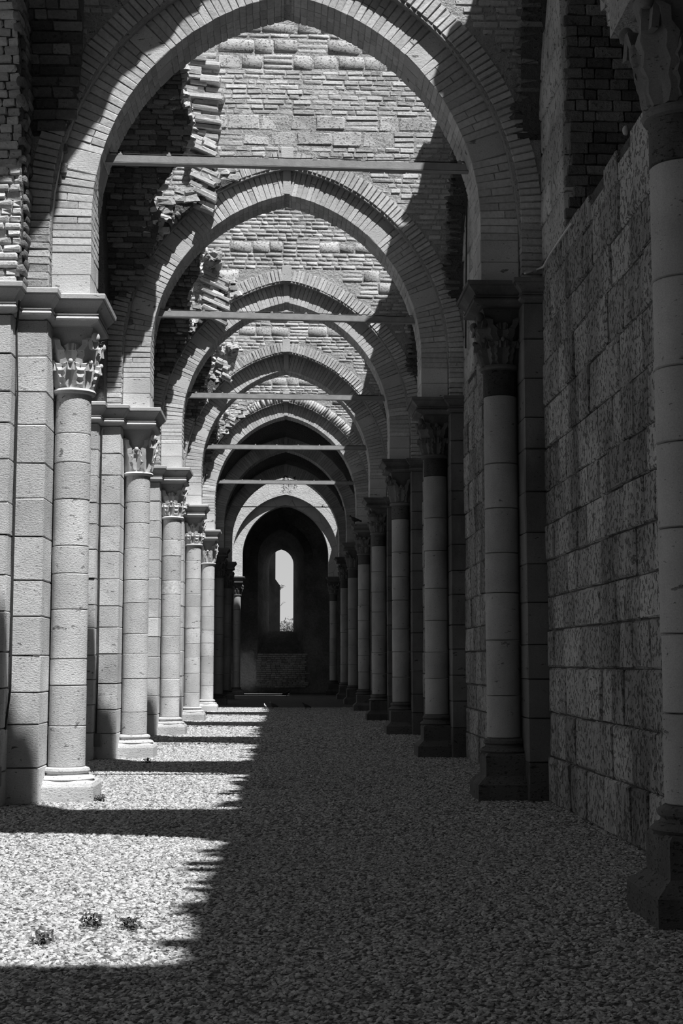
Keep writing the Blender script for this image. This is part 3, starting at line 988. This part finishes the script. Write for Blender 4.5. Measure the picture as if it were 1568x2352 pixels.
VL = {0: 'dark brick vault remnant at the top left in front of the nearest arch',
      1: 'dark broken brick vault remnant seen on the left through the nearest arch',
      2: 'broken vault remnant on the left seen through the second arch, rubble ledge on it',
      3: 'small broken vault remnant on the left seen through the third arch',
      4: 'small vault remnant on the left seen through the fourth arch'}
VR = {0: 'thin strip of vault brick left along the right wall before the nearest arch',
      1: 'thin strip of vault brick left on the right between first and second arches',
      2: 'thin strip of vault brick left on the right between second and third arches',
      3: 'thin strip of vault brick left on the right between third and fourth arches',
      4: 'thin strip of vault brick left on the right between fourth and fifth arches'}

def vault_remnant(i):
    ym = (YI(i) + YI(i + 1)) / 2; r = random.Random(500 + i)
    root = empty('vault_remnant', (-WX, ym, ZL), VL[i], 'vault')
    mb = MB()
    low = lambda y: -2.30 + .05 * math.sin(y * 8)
    if i == 0:
        vault_shell(mb, i, -WX - .05, break_bay0, high=True)  # unseen high web, its edge shaped to shade the nearest arch ring
        vault_shell(mb, i, -WX - .05, low)
    else: vault_shell(mb, i, -WX - .05, lambda y: break_left(i, y))
    mb.build('web', M['mortar_dark'], root)
    R2 = H2 + E2; tm = math.acos(E2 / R2)
    bag = Bag(); cnt = 0
    # courses of the longitudinal cell (parallel to X); draw the half that faces the camera first
    for half in (1, -1):
        s = .02
        while s < R2 * tm - .02:
            h = (.085 if i else .115) + r.uniform(-.006, .012)
            th = (s + h / 2) / R2
            y = ym + half * (R2 * math.cos(th) - E2); z = ZS + R2 * math.sin(th)
            if abs(y - ym) > BAY / 2 - HD - .02: s += h; continue
            Nn = Vector((0, half * math.cos(th), math.sin(th)))
            Tt = X3.cross(Nn) * 1.0
            x = -WX + r.uniform(-.1, .1); xe = break_left(i, y) if i else low(y)
            # groin limit
            while x < xe - .04:
                w = min(r.choice([.14, .2, .24, .28, .34]), xe - x)
                if zin(x + w / 2, T1) < z + .02 and w > .06:
                    c = Vector((x + w / 2, y, z)) + Nn * (.04 - .008 - r.uniform(0, .022))
                    tgt = root if (i <= 1 and half > 0 and cnt < 290) else bag
                    if tgt is root: cnt += 1
                    put(tgt, 'brick', 'webbrick' if i else 'tufa', c, (X3, Nn, Tt * -1), (w - .010, .08, h - .010), M['brick_dark'])
                x += w
            s += h
    # courses of the transverse cell (parallel to Y) next to each arch
    R1 = A_IN + E_IN + T1
    s = .02; 
    while True:
        th = s / R1; x = -(R1 * math.cos(th) - E_IN); z = ZS + R1 * math.sin(th)
        if x > -1.0 or th > 1.5 or (i == 0 and x > -2.3): break
        Nn = Vector((-math.cos(th), 0, math.sin(th)))
        # depth range where this cell governs
        q = (H2 + E2) ** 2 - (z - ZS) ** 2
        ug = math.sqrt(q) - E2 if q > 0 else 0
        for half in (1, -1):
            ya, yb = ug, BAY / 2 - HD
            y = ya
            while y < yb - .03:
                w = min(r.choice([.14, .2, .24]), yb - y)
                yc = ym + half * (y + w / 2)
                if x < (break_left(i, yc) if i else -2.3):
                    put(bag, 'brick', 'webbrick', Vector((x, yc, z)) + Nn * .025, (Y3, Nn, Y3.cross(Nn)), (w - .012, .08, .07), M['brick_dark'])
                y += w
        s += .086
    bag.build('brickwork', M['brick_dark'], root)
    # broken radial section, stubs of brick catching the sun
    nst = 0
    for half in (1, -1):
        s = .25
        while s < R2 * tm - .02:
            h = .088; th = s / R2
            y = ym + half * (R2 * math.cos(th) - E2); z = ZS + R2 * math.sin(th)
            if abs(y - ym) > BAY / 2 - HD - .02: s += h; continue
            xe = break_left(i, y); zz = max(z, zin(xe, T1))
            Nn = Vector((0, half * math.cos(th), math.sin(th)))
            if zz > z + .05: Nn = Z3.copy()
            for layer in range(3):
                if r.random() < .12 or i == 0: continue
                ll = r.uniform(.14, .30)
                c = Vector((xe + r.uniform(-.14, 0) - layer * .03, y, zz)) + Nn * (.07 + layer * .14)
                rot = Matrix.Rotation(r.uniform(-.25, .25), 3, 'Y') @ Matrix.Rotation(r.uniform(-.2, .2), 3, 'Z')
                ax = (rot @ X3, rot @ Nn, rot @ X3.cross(Nn))
                put(root, 'broken_brick', 'lump', c, ax, (ll, .13, .075), M['rubble'] if layer else M['brick'])
                nst += 1
            s += h
    # web stub still bonded into the face of the next arch wall: tilted courses, broken front
    yb = YI(i + 1) - HD - PROJ[i + 1]
    z, ztop, xc, ww = {0: (9.1, 9.0, -1.35, .3), 1: (8.85, 11.35, -1.36, .46), 2: (8.75, 9.75, -1.52, .55), 3: (8.8, 9.35, -1.6, .34), 4: (8.8, 9.2, -1.7, .3)}[i]
    while z < ztop:
        lean = -.42 if z < 10 else -.1
        w0 = ww * r.uniform(.8, 1.15) * (1.2 if z > 10.6 else 1)
        n_ = r.choice([1, 2, 2]); x_ = xc - w0 / 2 + r.uniform(-.06, .05)
        for q in range(n_):
            wq = w0 / n_; dq = r.uniform(.08, .20)
            ax = (Vector((math.cos(lean), 0, math.sin(lean))), Y3, Vector((-math.sin(lean), 0, math.cos(lean))))
            put(root, 'broken_brick', 'brick', (x_ + wq * (q + .5), yb - dq / 2 + .03, z - (wq * q) * .42), ax, (wq * 1.08, dq, .072), M['brick_ring'])
        z += .082
    # right strip
    rt = empty('vault_remnant', (WX, ym, ZR), VR[i], 'vault')
    mb = MB(); vault_shell(mb, i, lambda y: 2.64 + .03 * math.sin(y * 9), WX + .05)
    mb.build('web', M['mortar_dark'], rt)
    k = 0; s = .1
    bg = Bag()
    for half in (1, -1):
        s = .1
        while s < R2 * tm - .02:
            th = s / R2; y = ym + half * (R2 * math.cos(th) - E2); z = ZS + R2 * math.sin(th)
            if abs(y - ym) > BAY / 2 - HD - .02: s += .1; continue
            Nn = Vector((0, half * math.cos(th), math.sin(th)))
            put(rt if i <= 1 else bg, 'brick', 'lump', Vector((2.70 + r.uniform(-.05, .03), y, z)) + Nn * .09, (X3, Nn, X3.cross(Nn)), (.26, .2, .08), M['brick_dark'])
            s += .1
    bg.build('brickwork', M['brick_dark'], rt)
    return root

# ------------------------------------------------------------------ build the big things
for i in range(-1, 9): transverse_arch(i)
for i in range(0, 9): pier(i, -1)
for i in range(0, 9): pier(i, 1)
for i in range(0, 5): vault_remnant(i)
for i in (5, 6):
    root = empty('vault', (0, YI(i) + BAY / 2, ZL), ['intact dark vault over the first covered bay, beyond the fifth arch', 'intact dark vault over the second covered bay, before the last dark arch'][i - 5], 'vault')
    mb = MB(); vault_shell(mb, i, -WX - .05, WX + .05); mb.build('web', M['mortar_dark'], root)
    mb = MB()
    mb.box(-3.2, 3.2, YI(i) + .3, YI(i + 1) - .35, 11.3, 11.7)
    mb.build('roof_slab', M['mortar_dark'], root)

mb = MB(); mb.box(-3.2, 13, YI(7) - .3, YI(7) + .3, 14.0, 18.2); mb.box(3.9, 13, YI(7) - .3, YI(7) + .3, 0, 14.0)  # unseen wall added to keep the sun off the far pier and end wall
tag(mb.build('wall_sun_block', M['mortar_dark']), 'unseen high wall above the last dark arch, added to block the sun', kind='structure')

# ------------------------------------------------------------------ end wall with its window
YE = 69.6
we = empty('wall_end', (0, YE, 0), 'dark end wall with a tall splayed lancet window', kind='structure')
def PX(x): return pix(x, 1300, YE).x
def PZ(y): return pix(655, y, YE).z
wx0, wx1 = PX(617), PX(674); wz0 = PZ(1448); wza = PZ(1256)
ox0, ox1 = PX(592), PX(699); oza = PZ(1217); oz0 = PZ(1505)
wc, oc = (wx0 + wx1) / 2, (ox0 + ox1) / 2
def lancet(c, a, z0, za, n=16, ez=.35):
    rise = a * 1.25; zs_ = za - rise; e_ = (rise * rise - a * a) / (2 * a); R = a + e_
    pts = [(c - a, z0), (c - a, (z0 + zs_) / 2)]
    tm = math.acos(e_ / R)
    for k in range(n + 1): pts.append((c - (R * math.cos(tm * k / n) - e_), zs_ + R * math.sin(tm * k / n)))
    return pts + [(2 * c - x, z) for x, z in pts[::-1][1:]]
Lo = lancet(oc, (ox1 - ox0) / 2, oz0, oza); Li = lancet(wc, (wx1 - wx0) / 2, wz0, wza)
n_ = len(Lo)
hw_ = 4.2; ztop_ = 13.5
def outer(pts):
    out = []
    for x, z in pts:
        dx, dz = x - oc, z - (oz0 + oza) / 2
        q = max(abs(dx) / hw_, abs(dz) / 6 if dz > 0 else 0, 1e-4)
        if dz <= 0: out.append((oc + math.copysign(hw_, dx), z))
        else:
            s_ = min(hw_ / max(abs(dx), 1e-4), (ztop_ - (oz0 + oza) / 2) / dz)
            out.append((oc + dx * s_, (oz0 + oza) / 2 + dz * s_))
    return out
Lt = outer(Lo)
mb = MB()
L1_ = [(x, YE, z) for x, z in Lt]; L2_ = [(x, YE, z) for x, z in Lo]
L3_ = [(x, YE + 1.5, z) for x, z in Li]; L4_ = [(x, YE + 1.75, z) for x, z in Li]; L5_ = [(x, YE + 1.75, z) for x, z in Lt]
mb.loops([L1_, L2_, L3_, L4_, L5_], cap=False, closed=False)
mb.box(-hw_, hw_, YE, YE + 1.75, 0, oz0)
mb.add([(ox0, YE, oz0), (ox1, YE, oz0), (wx1, YE + 1.5, wz0), (wx0, YE + 1.5, wz0), (wx1, YE + 1.75, wz0), (wx0, YE + 1.75, wz0), (wx0, YE + 1.75, oz0), (wx1, YE + 1.75, oz0)], [(0, 1, 2, 3), (3, 2, 4, 5), (5, 4, 7, 6)])
mb.add([(ox0, YE + 1.75, oz0), (wx0, YE + 1.75, wz0), (wx0, YE + 1.75, oz0), (ox1, YE + 1.75, oz0), (wx1, YE + 1.75, wz0), (wx1, YE + 1.75, oz0)], [(0, 2, 1), (3, 4, 5)])
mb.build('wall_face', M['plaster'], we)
# stone archivolt around the window
r = random.Random(9)
pts = Lo[2:-2]
for k in range(0, len(pts) - 1):
    (x, z), (x2, z2) = pts[k], pts[k + 1]
    T = Vector((x2 - x, 0, z2 - z)); l_ = T.length; T.normalize(); Nn = Vector((-T.z, 0, T.x))
    put(we, 'window_voussoir', 'outerbrick', Vector(((x + x2) / 2, YE - .0, (z + z2) / 2)) + Nn * .2, (Nn, Y3, Nn.cross(Y3)), (.38, .12, l_ + .02), M['stone_shade'])
# brick parapet under the window
bg = Bag(); z = .25
while z < PZ(1505) + .0:
    x = PX(588) + r.uniform(0, .1)
    while x < PX(700):
        w = r.choice([.2, .24, .28]); 
        put(bg if z < .9 else we, 'brick', 'brick', (x + w / 2, YE - .02, z + .045), AX_FRONT, (w - .015, .1, .075), M['brick']); x += w
    z += .092
bg.build('brickwork', M['brick'], we)
mb = MB()
mb.box(-4.3, -3.2, YI(8) + .3, YE + .1, 0, 13.5); mb.box(3.2, 4.3, YI(8) + .3, YE + .1, 0, 13.5); mb.box(-4.3, 4.3, YI(8) + .2, YE + 1.8, 13.4, 13.9)
mb.build('chapel_walls', M['plaster'], we)
# buttress outside the window
mb = MB(); Yb = YE + 4.5
bx = pix(643, 1345, Yb); bt = pix(632, 1330, Yb)
mb.loops([[(bt.x - 3, Yb, 0), (bx.x, Yb, 0), (bx.x, Yb, bx.z), (bt.x, Yb, bt.z), (bt.x, Yb, 14), (bt.x - 3, Yb, 14)],
          [(bt.x - 3, Yb + 1, 0), (bx.x, Yb + 1, 0), (bx.x, Yb + 1, bx.z), (bt.x, Yb + 1, bt.z), (bt.x, Yb + 1, 14), (bt.x - 3, Yb + 1, 14)]])
b_ = mb.build('buttress', M['stone_shade']); tag(b_, 'dark stepped stone buttress seen outside the end window on its left', 'buttress')

# hill and trees outside
mb = MB(); loops = []
for k in range(41):
    x = -260 + 13 * k; hgt = pix(655, 1427, 620).z + 5 * math.sin(k * .5) + 3 * math.sin(k * 1.3)
    loops.append([(x, 480, -2), (x, 620, hgt * .8), (x, 700, hgt), (x, 900, -2)])
mb.loops(loops)
h_ = mb.build('hill', M['hill']); tag(h_, 'wooded hill on the horizon through the end window', 'hill')
def tree(x, y, h, w, seed, label):
    root = empty('tree', (x, y, 0), label, 'tree', )
    r = random.Random(seed)
    mb = MB(); mb.tube([(x, y, 0), (x + .1, y, h * .3), (x, y, h * .6)], [.18, .14, .06]); 
    for k in range(5):
        a = k * 1.3; mb.tube([(x, y, h * .3), (x + math.cos(a) * w * .4, y + math.sin(a) * w * .4, h * .7)], [.07, .03], 5)
    mb.build('trunk', M['bark'], root)
    V = []; Fc = []
    for k in range(2600):
        u, v_, q = r.uniform(-1, 1), r.uniform(0, 2 * PI), r.random() ** .4
        s_ = math.sqrt(1 - u * u)
        bump = 1 + .25 * math.sin(v_ * 3 + seed) * math.cos(u * 4)
        c = Vector((x + w * q * s_ * math.cos(v_) * bump, y + w * q * s_ * math.sin(v_) * bump, h * .62 + h * .38 * q * u * bump))
        d = Vector((r.gauss(0, 1), r.gauss(0, 1), r.gauss(0, 1))).normalized(); e_ = d.orthogonal().normalized(); L = r.uniform(.07, .15)
        b = len(V); V += [c - d * L, c + e_ * L * .5, c + d * L, c - e_ * L * .5]; Fc.append((b, b + 1, b + 2, b + 3))
    o = link('foliage', mesh_from('foliage', V, Fc), root, M['treeleaf']); o['kind'] = 'stuff'
p = pix(664, 1448, 110); tree(p.x + .1, 110, pix(664, 1424, 110).z, 1.0, 3, 'leafy tree rising on the right in the end window')
p = pix(648, 1448, 118); tree(p.x, 118, pix(648, 1437, 118).z, 1.0, 5, 'lower leafy tree on the left in the end window')
p = pix(656, 1448, 126); tree(p.x, 126, pix(656, 1433, 126).z, 1.1, 8, 'leafy tree between the two others in the end window')

# ------------------------------------------------------------------ tie rods
ROD = {1: (366, 388, 240, 1065), 2: (721, 737, 382, 938), 3: (909, 916, 455, 866), 4: (1027, 1030, 483, 822), 5: (1107, 1110, 502, 801), 6: (1164, 1165, 524, 785)}
RL = {1: 'nearest steel tie beam spanning the first arch', 2: 'second steel tie beam, spanning the second arch', 3: 'third steel tie beam, spanning the third arch',
      4: 'fourth steel tie beam, spanning the fourth arch', 5: 'fifth steel tie beam, brightest against the dark vault', 6: 'thin dark sixth tie beam before the limewashed arch'}
for i, (ya, yb, xa, xb) in ROD.items():
    Y = YI(i)
    pa, pb = pix(xa, ya, Y), pix(xb, yb, Y)
    pa.x = -2.25; pb.x = 2.22
    root = empty('tie_beam', (0, Y, (pa.z + pb.z) / 2), RL[i], 'beam')
    mb = MB(); h = .085 if i < 6 else .035
    for (dy, dz0, dz1) in ((-.05, -h / 2 - .01, h / 2 - .01), ):
        mb.loops([[(p.x, Y - .05, p.z - h / 2), (p.x, Y - .04, p.z - h / 2), (p.x, Y - .04, p.z + h / 2), (p.x, Y - .05, p.z + h / 2)] for p in (pa, pb)])
    if i < 6:
        mb.loops([[(p.x, Y - .05, p.z - h / 2 - .006), (p.x, Y + .05, p.z - h / 2 - .006), (p.x, Y + .05, p.z - h / 2 + .004), (p.x, Y - .05, p.z - h / 2 + .004)] for p in (pa, pb)])
        mb.loops([[(p.x, Y + .035, p.z - h / 2), (p.x, Y + .05, p.z - h / 2), (p.x, Y + .05, p.z + h / 2 + .03), (p.x, Y + .035, p.z + h / 2 + .03)] for p in (pa, pb)])
    mb.build('channel', M['steel'], root)
    n = 8 if i < 6 else 2
    for k in range(n):
        f = (k + .6) / n; p = pa.lerp(pb, f)
        mb = MB(); mb.box(p.x - .025, p.x + .025, Y - .05, Y + .05, p.z + h / 2 - .004, p.z + h / 2 + .02)
        mb.tube([(p.x, Y - .03, p.z + h / 2 + .018), (p.x, Y - .03, p.z + h / 2 + .045)], .014, 8)
        mb.build('bolt', M['steel'], root)
    if i < 6:
        mb = MB(); pts = []
        for k in range(25):
            f = k / 24; p = pa.lerp(pb, f); pts.append((p.x, Y - .01, p.z + h / 2 + .03 + .006 * math.sin(k * 1.4)))
        mb.tube(pts, .007, 5); mb.build('cable', M['cable'], root)
    mb = MB()
    for p, s_ in ((pa, -1), (pb, 1)): mb.box(p.x - .09 if s_ < 0 else p.x - .03, p.x + .03 if s_ < 0 else p.x + .09, Y - .08, Y + .08, p.z - h * .9, p.z + h * .8)
    mb.build('anchor', M['cable'], root)

# ------------------------------------------------------------------ cables and boxes
def cable(pts, r, label, mat='cable', cat='cable', name='cable'):
    mb = MB(); P = []
    for k in range(len(pts) - 1):
        a, b = Vector(pts[k]), Vector(pts[k + 1])
        for q in range(6): P.append(a.lerp(b, q / 6))
    P.append(Vector(pts[-1])); mb.tube(P, r, 6)
    return tag(mb.build(name, M[mat], None, True), label, cat)
y1f = YI(1) - .62
yA = YI(1) - .89
cable([pix(45, 690, yA - .04 + .0), (-2.925, yA - .02 + .25, 5.1), (-2.90, yA + .24, 4.4), (-2.905, yA + .25, 2.5), (-2.90, yA + .24, 1.2), (-2.96, yA + .12, .45), (-3.0, yA - .02, .02)], .012, 'black cable running down the nearest left pier')
yA2 = YI(2) - .89
cable([(-2.90, yA2 + .24, 5.15), (-2.905, yA2 + .245, 3.5), (-2.895, yA2 + .24, 1.5), (-2.91, yA2 + .24, .3)], .012, 'black cable running down the second left pier')
yA3 = YI(3) - .89
cable([(-2.90, yA3 + .24, 5.15), (-2.905, yA3 + .245, 3.5), (-2.895, yA3 + .24, .8), (-2.9, yA3 + .24, .3)], .010, 'thin cable running down the third left pier')
for (x, y, z, lb) in ((-2.985, yA - .03, .32, 'small grey junction box at the foot of the nearest left pier'), (-2.90, yA2 + .22, .30, 'small grey junction box at the foot of the second left pier')):
    mb = MB(); mb.box(x - .06, x + .06, y - .035, y + .035, z - .1, z + .1)
    o = mb.build('junction_box', M['plastic']); tag(o, lb, 'box')
    mb = MB(); mb.box(x - .05, x + .05, y - .042, y - .033, z - .085, z + .085); c_ = mb.build('lid', M['plastic'], None); c_.parent = o
def wallpix(x, y, X=2.80):
    lo, hi = 5., 60.
    for _ in range(50):
        m = (lo + hi) / 2
        if pix(x, y, m).x > X: hi = m
        else: lo = m
    return pix(x, y, lo)
cable([wallpix(1205, 628, 2.6), wallpix(1228, 622), wallpix(1248, 612), wallpix(1262, 585), wallpix(1285, 550), wallpix(1312, 512)], .012, 'loose pale wire on the right wall beside the big shaded pier', 'wire')
cable([wallpix(1069, 800), wallpix(1070, 640), wallpix(1072, 430)], .012, 'thin dark cable climbing the right wall beyond the first arch')
# white insulator cup on the recess edge
mb = MB(); p = pix(1444, 300, 11.9); mb.ball((p.x - .03, p.y, p.z), .03, .03, .045)
tag(mb.build('lamp_cup', M['feather_white'], None, True), 'small white cup fixture at the right wall recess edge', 'fixture')

# rubble hanging by the right edge, top
root = empty('rubble_mass', pix(1430, 50, 11.0), 'pale broken masonry lump hanging at the upper right, above the wall recess', 'masonry')
r = random.Random(77)
for k in range(60):
    px_, py_ = r.uniform(1392, 1480), r.uniform(-60, 95)
    if py_ > 40 + (px_ - 1392) * .6: continue
    p = pix(px_, py_, r.uniform(10.7, 11.2))
    rot = Matrix.Rotation(r.uniform(0, 3), 3, 'X') @ Matrix.Rotation(r.uniform(0, 3), 3, 'Y')
    s_ = r.uniform(.12, .24)
    put(root, 'rubble', 'lump', p, (rot @ X3, rot @ Y3, rot @ Z3), (s_, s_ * .8, s_ * .7), M['rubble'])

# rubble ledge with plant on the bay 2 remnant, smaller one in bay 3
for (px_, py_, Yd, n, sc, lb) in ((485, 590, 29.25, 16, .24, 'rubble clump on the vault remnant through the second arch'), (520, 800, 36.3, 8, .22, 'small rubble clump on the vault remnant through the third arch')):
    root = empty('rubble_clump', pix(px_, py_, Yd), lb, 'rubble')
    for k in range(n):
        p = pix(px_ + r.uniform(-26, 26) * 22 / Yd * 1.3, py_ + r.uniform(-18, 18) * 22 / Yd * 1.3, Yd + r.uniform(-.05, .15))
        rot = Matrix.Rotation(r.uniform(0, 3), 3, 'X') @ Matrix.Rotation(r.uniform(0, 3), 3, 'Y')
        put(root, 'rubble', 'lump', p, (rot @ X3, rot @ Y3, rot @ Z3), (sc, sc * .8, sc * .6), M['rubble'])

# ------------------------------------------------------------------ plants
def tuft(name, base, n, length, droop, label, seed, mat='leaf', leaves=True, cat='plant', lsz=1.0):
    r = random.Random(seed)
    root = empty(name, base, label, cat)
    mb = MB(); lf = MB()
    for k in range(n):
        a = r.uniform(0, 2 * PI); L = length * r.uniform(.5, 1); b = Vector(base)
        d = Vector((math.cos(a), math.sin(a), 0)); pts = []
        for q in range(5):
            u = q / 4
            if droop > 0: pts.append(b + d * L * .25 * math.sin(u * 2) + Vector((0, 0, -L * u * u)))
            else: pts.append(b + d * L * .7 * u + Vector((0, 0, L * u * (1 - .5 * u))))
        mb.tube(pts, [.005, .0045, .004, .003, .0015], 4)
        if leaves:
            for q in range(1, 5):
                for w in range(3):
                    c = pts[q] + Vector((r.uniform(-.05, .05), r.uniform(-.04, .04), r.uniform(-.05, .05))); e_ = Vector((r.gauss(0, 1), r.gauss(0, 1), r.gauss(0, 1))).normalized(); o_ = e_.orthogonal().normalized(); s_ = .032 * lsz
                    lf.add([c - e_ * s_, c + o_ * s_ * .5, c + e_ * s_, c - o_ * s_ * .5], [(0, 1, 2, 3)])
    mb.build('stem', M[mat], root)
    if leaves:
        o = lf.build('foliage', M[mat], root); o['kind'] = 'stuff'
    return root
p = pix(656, 1093, YI(6) - .4); tuft('hanging_vine', p, 10, .62, 1, 'vine hanging from the crown of the dark sixth arch', 5)
p = pix(675, 1097, YI(6) - .4); tuft('hanging_vine', p, 6, .5, 1, 'shorter vine hanging just right of the sixth arch crown', 6)
p = pix(670, 925, YI(5) - .42); tuft('grass_tuft', p, 7, .28, 1, 'dry grass tuft hanging at the fifth arch crown', 7, 'weed', False)
p = pix(644, 1355, YE + 4.4); tuft('twig', p, 7, .5, -1, 'upper leafy twig outside the end window', 8)
p = pix(644, 1392, YE + 4.4); tuft('twig', p, 6, .55, -1, 'lower bare twig outside the end window', 9, 'weed', False)
for q, (x, y, lb, s_) in enumerate(((215, 2108, 'middle dark leaf clump on the sunlit gravel', .13), (297, 2113, 'dark leaf clump on the sunlit gravel nearest its shadow edge', .09), (98, 2145, 'leftmost dark leaf clump on the sunlit gravel', .09), (340, 1748, 'small weed by the second left pier', .12), (228, 1832, 'small weed at the nearest left plinth', .08))):
    Yq = F_PX * EYE / (y - 1520.0) ; p = pix(x, y, Yq); p.z = 0.0
    tuft('leaf_clump', p, 9, s_ * .7, -1, lb, 30 + q, 'weed', True, 'plant', .55)
p = pix(222, 800, 15.9); tuft('grass_tuft', p, 9, .22, -1, 'spidery weed beside the nearest left capital', 41, 'leaf', False)

# ------------------------------------------------------------------ pigeons
def pigeon(p, ang, label, white=False, s=1.0):
    root = empty('pigeon', p, label, 'bird')
    path = [(-.17, .07, .006, .02), (-.10, .095, .018, .03), (-.04, .11, .042, .046), (.02, .12, .052, .058), (.07, .14, .043, .048), (.095, .175, .026, .028), (.105, .20, .022, .024), (.125, .215, .023, .023), (.145, .215, .015, .014), (.158, .211, .006, .005), (.175, .205, .002, .002)]
    mb = MB(); loops = []
    ca, sa = math.cos(ang), math.sin(ang)
    for (u, z, w, h) in path:
        lp = []
        for k in range(12):
            a = 2 * PI * k / 12; lx, ly, lz = u, w * math.cos(a), z + h * math.sin(a)
            lp.append((p[0] + s * (lx * ca - ly * sa), p[1] + s * (lx * sa + ly * ca), p[2] + s * lz))
        loops.append(lp)
    mb.loops(loops); mb.build('body', M['feather_white'] if white else M['feather'], root, True)
    for q in (-.02, .02):
        mb = MB(); bx_ = (p[0] + s * (.02 * ca - q * sa), p[1] + s * (.02 * sa + q * ca))
        mb.tube([(bx_[0], bx_[1], p[2]), (bx_[0], bx_[1], p[2] + .075 * s)], .006 * s, 5)
        mb.tube([(bx_[0], bx_[1], p[2] + .003), (bx_[0] + .035 * ca * s, bx_[1] + .035 * sa * s, p[2] + .003)], .004 * s, 4)
        mb.build('leg', M['bark'], root)
    for q in (-1, 1):
        mb = MB(); lp = []
        for (u, z, w, h) in path[:6]:
            pts = []
            for k in range(8):
                a = 2 * PI * k / 8; ly = q * (w * .9) + .009 * math.cos(a); lz = z + .01 + h * .7 * math.sin(a); lx = u
                pts.append((p[0] + s * (lx * ca - ly * sa), p[1] + s * (lx * sa + ly * ca), p[2] + s * lz))
            lp.append(pts)
        mb.loops(lp); mb.build('wing', M['feather'], root, True)
def gp(x, y):
    Yq = F_PX * EYE / (y - 1520.0); p = pix(x, y, Yq); p.z = 0.0; return p
pigeon(gp(609, 1627), 1.9, 'pale pigeon on the edge of the farthest sunlit gravel', True, .75)
pigeon(gp(628, 1627), 2.6, 'dark pigeon standing beside the pale one', False, 1.0)
pigeon(gp(703, 1628), 2.7, 'dark pigeon walking in the shade right of the pair', False, .95)
pigeon(gp(657, 1599), .4, 'dark pigeon far off by the thin sunlit line', False, 1.2)
pp = pix(799, 1215, YI(5) - .35); pp.z = ZR
pigeon(Vector((2.15, YI(5) - .3, ZR)), 2.9, 'pigeon perched on the sixth right capital', False, 1.2)
print('objects', len(bpy.data.objects))
